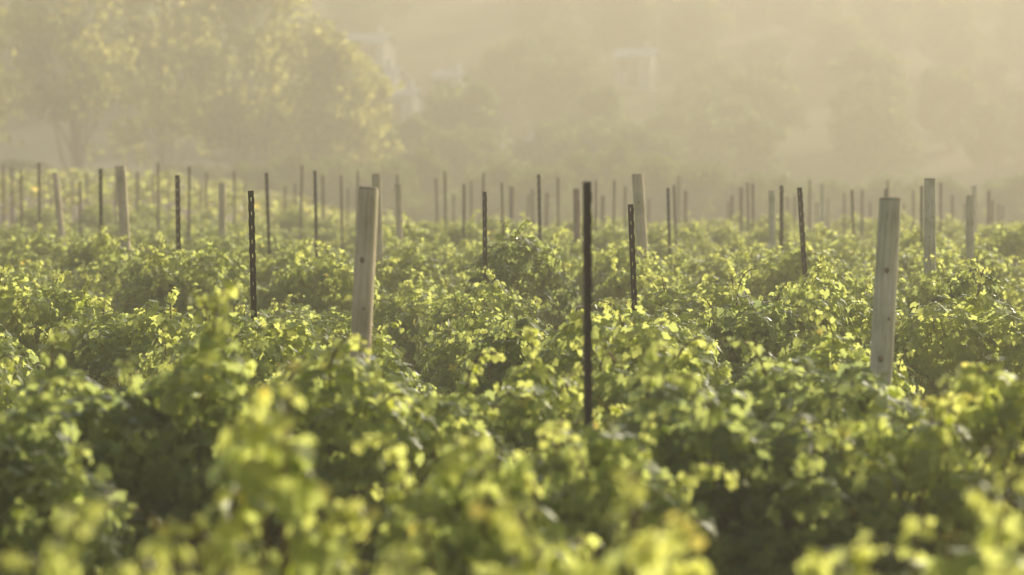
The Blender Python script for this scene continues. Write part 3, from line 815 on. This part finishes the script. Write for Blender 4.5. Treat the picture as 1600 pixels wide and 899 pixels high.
while len(hill) < 215 and tries < 9000:
    tries += 1
    y = rnd.uniform(140, 280); x = rnd.uniform(-0.27, 0.27) * y
    if 800 + F * x / y > 1220 and y < 150: continue
    if any(math.hypot(x - a, y - b) < 4.0 for a, b, _ in hill): continue
    if any(abs(x / y - a / b) * b < 3.2 and y < b + 4 and y > b - 14 for a, b in hz): continue
    hill.append((x, y, rnd.uniform(0.7, 1.25)))
for i, (x, y, s) in enumerate(hill):
    px, _ = to_px(x, y, 3)
    side = next(nm for lim, nm in ((330, 'behind the tall trees'), (620, 'behind the rounded tree'), (780, 'above the dark dome bush'), (950, 'above the centre'), (1100, 'above the squared wooden post'),
        (1300, 'above the greenish wooden post'), (1450, 'above the mottled wooden post'), (9999, 'at the right edge')) if px < lim)
    band = 'lower' if y < 185 else ('upper' if y < 235 else 'topmost')
    put_tree('hillside_tree', HT[i % 5], x, y, (s, s, s * rnd.uniform(.8, 1.1)), rnd.uniform(0, 6),
             f'hazy rounded tree on the {band} hillside {side}', 'tree', f'trees on the {band} hillside {side}')

# ------------------------------------------------------------------ houses on the hillside
def house(px, py, d, w, label):
    x, gz = (px - 800) / F * d, ground_z((px - 800) / F * d, d)
    hw = 2.2; dp = w * 0.8
    t = empty('white_house', (x, d, gz), math.radians(-20))
    a = MB(); a.poly([(-w/2, -dp/2, -1), (w/2, -dp/2, -1), (w/2, dp/2, -1), (-w/2, dp/2, -1), (-w/2, -dp/2, hw), (w/2, -dp/2, hw), (w/2, dp/2, hw), (-w/2, dp/2, hw), (-w/2, 0, hw + dp * .3), (w/2, 0, hw + dp * .3)],
        [(0, 1, 5, 4), (2, 3, 7, 6), (1, 2, 6, 9, 5), (3, 0, 4, 8, 7), (0, 3, 2, 1)])
    a.build('wall', M['house_wall'], t)
    rf = MB(); o = 0.25; hz_ = hw + dp * .3
    for s in (-1, 1):
        e = s * (dp / 2 + o); ze = hw - 0.3 * o * 2 * .3
        rf.poly([(-w/2 - o, e, ze + .03), (w/2 + o, e, ze + .03), (w/2 + o, 0, hz_ + .03), (-w/2 - o, 0, hz_ + .03), (-w/2 - o, e, ze + .15), (w/2 + o, e, ze + .15), (w/2 + o, 0, hz_ + .15), (-w/2 - o, 0, hz_ + .15)],
                [(0, 1, 2, 3), (4, 7, 6, 5), (0, 4, 5, 1), (1, 5, 6, 2), (3, 7, 4, 0)])
    r_ = rf.build('roof', M['house_roof'], t)
    ch = MB(); ch.box(w * .2, w * .2 + .4, -.2, .2, hz_ - .2, hz_ + .7); ch.build('chimney', M['house_wall'], r_)
    for k in range(2 if w > 3 else 1):
        wx = -w * .28 + k * w * .5
        m = MB(); m.box(wx - .4, wx + .4, -dp/2 - .04, -dp/2 + .02, hw * .5, hw * .5 + 1.0); wi = m.build('window', M['house_wall'], t)
        m = MB(); m.box(wx - .33, wx + .33, -dp/2 - .055, -dp/2 - .045, hw * .5 + .07, hw * .5 + .93); m.build('pane', M['window_glass'], wi)
    m = MB(); m.box(w * .0 - .4, w * .0 + .4, -dp/2 - .05, -dp/2 + .02, 0, 1.95); m.build('door', M['door_paint'], t)
    tag(t, label, 'house', 'white houses on the hillside')
for h in HOUSES: house(*h)

# ------------------------------------------------------------------ warm evening haze
mb = MB(); mb.box(-390, 390, -270, 430, -3, 36)
hm, n, l = new_mat('haze')
n.remove(n['Principled BSDF'])
pv = n.new('ShaderNodeVolumePrincipled'); pv.inputs['Density'].default_value = HAZE_DENSITY; pv.inputs['Color'].default_value = (0.59, 0.545, 0.43, 1)
pv.inputs['Anisotropy'].default_value = 0.36
l.new(pv.outputs[0], n['Material Output'].inputs['Volume'])
o = mb.build('haze', hm); o['kind'] = 'stuff'
tag(o, 'warm golden evening haze over vineyard and hillside', 'haze')
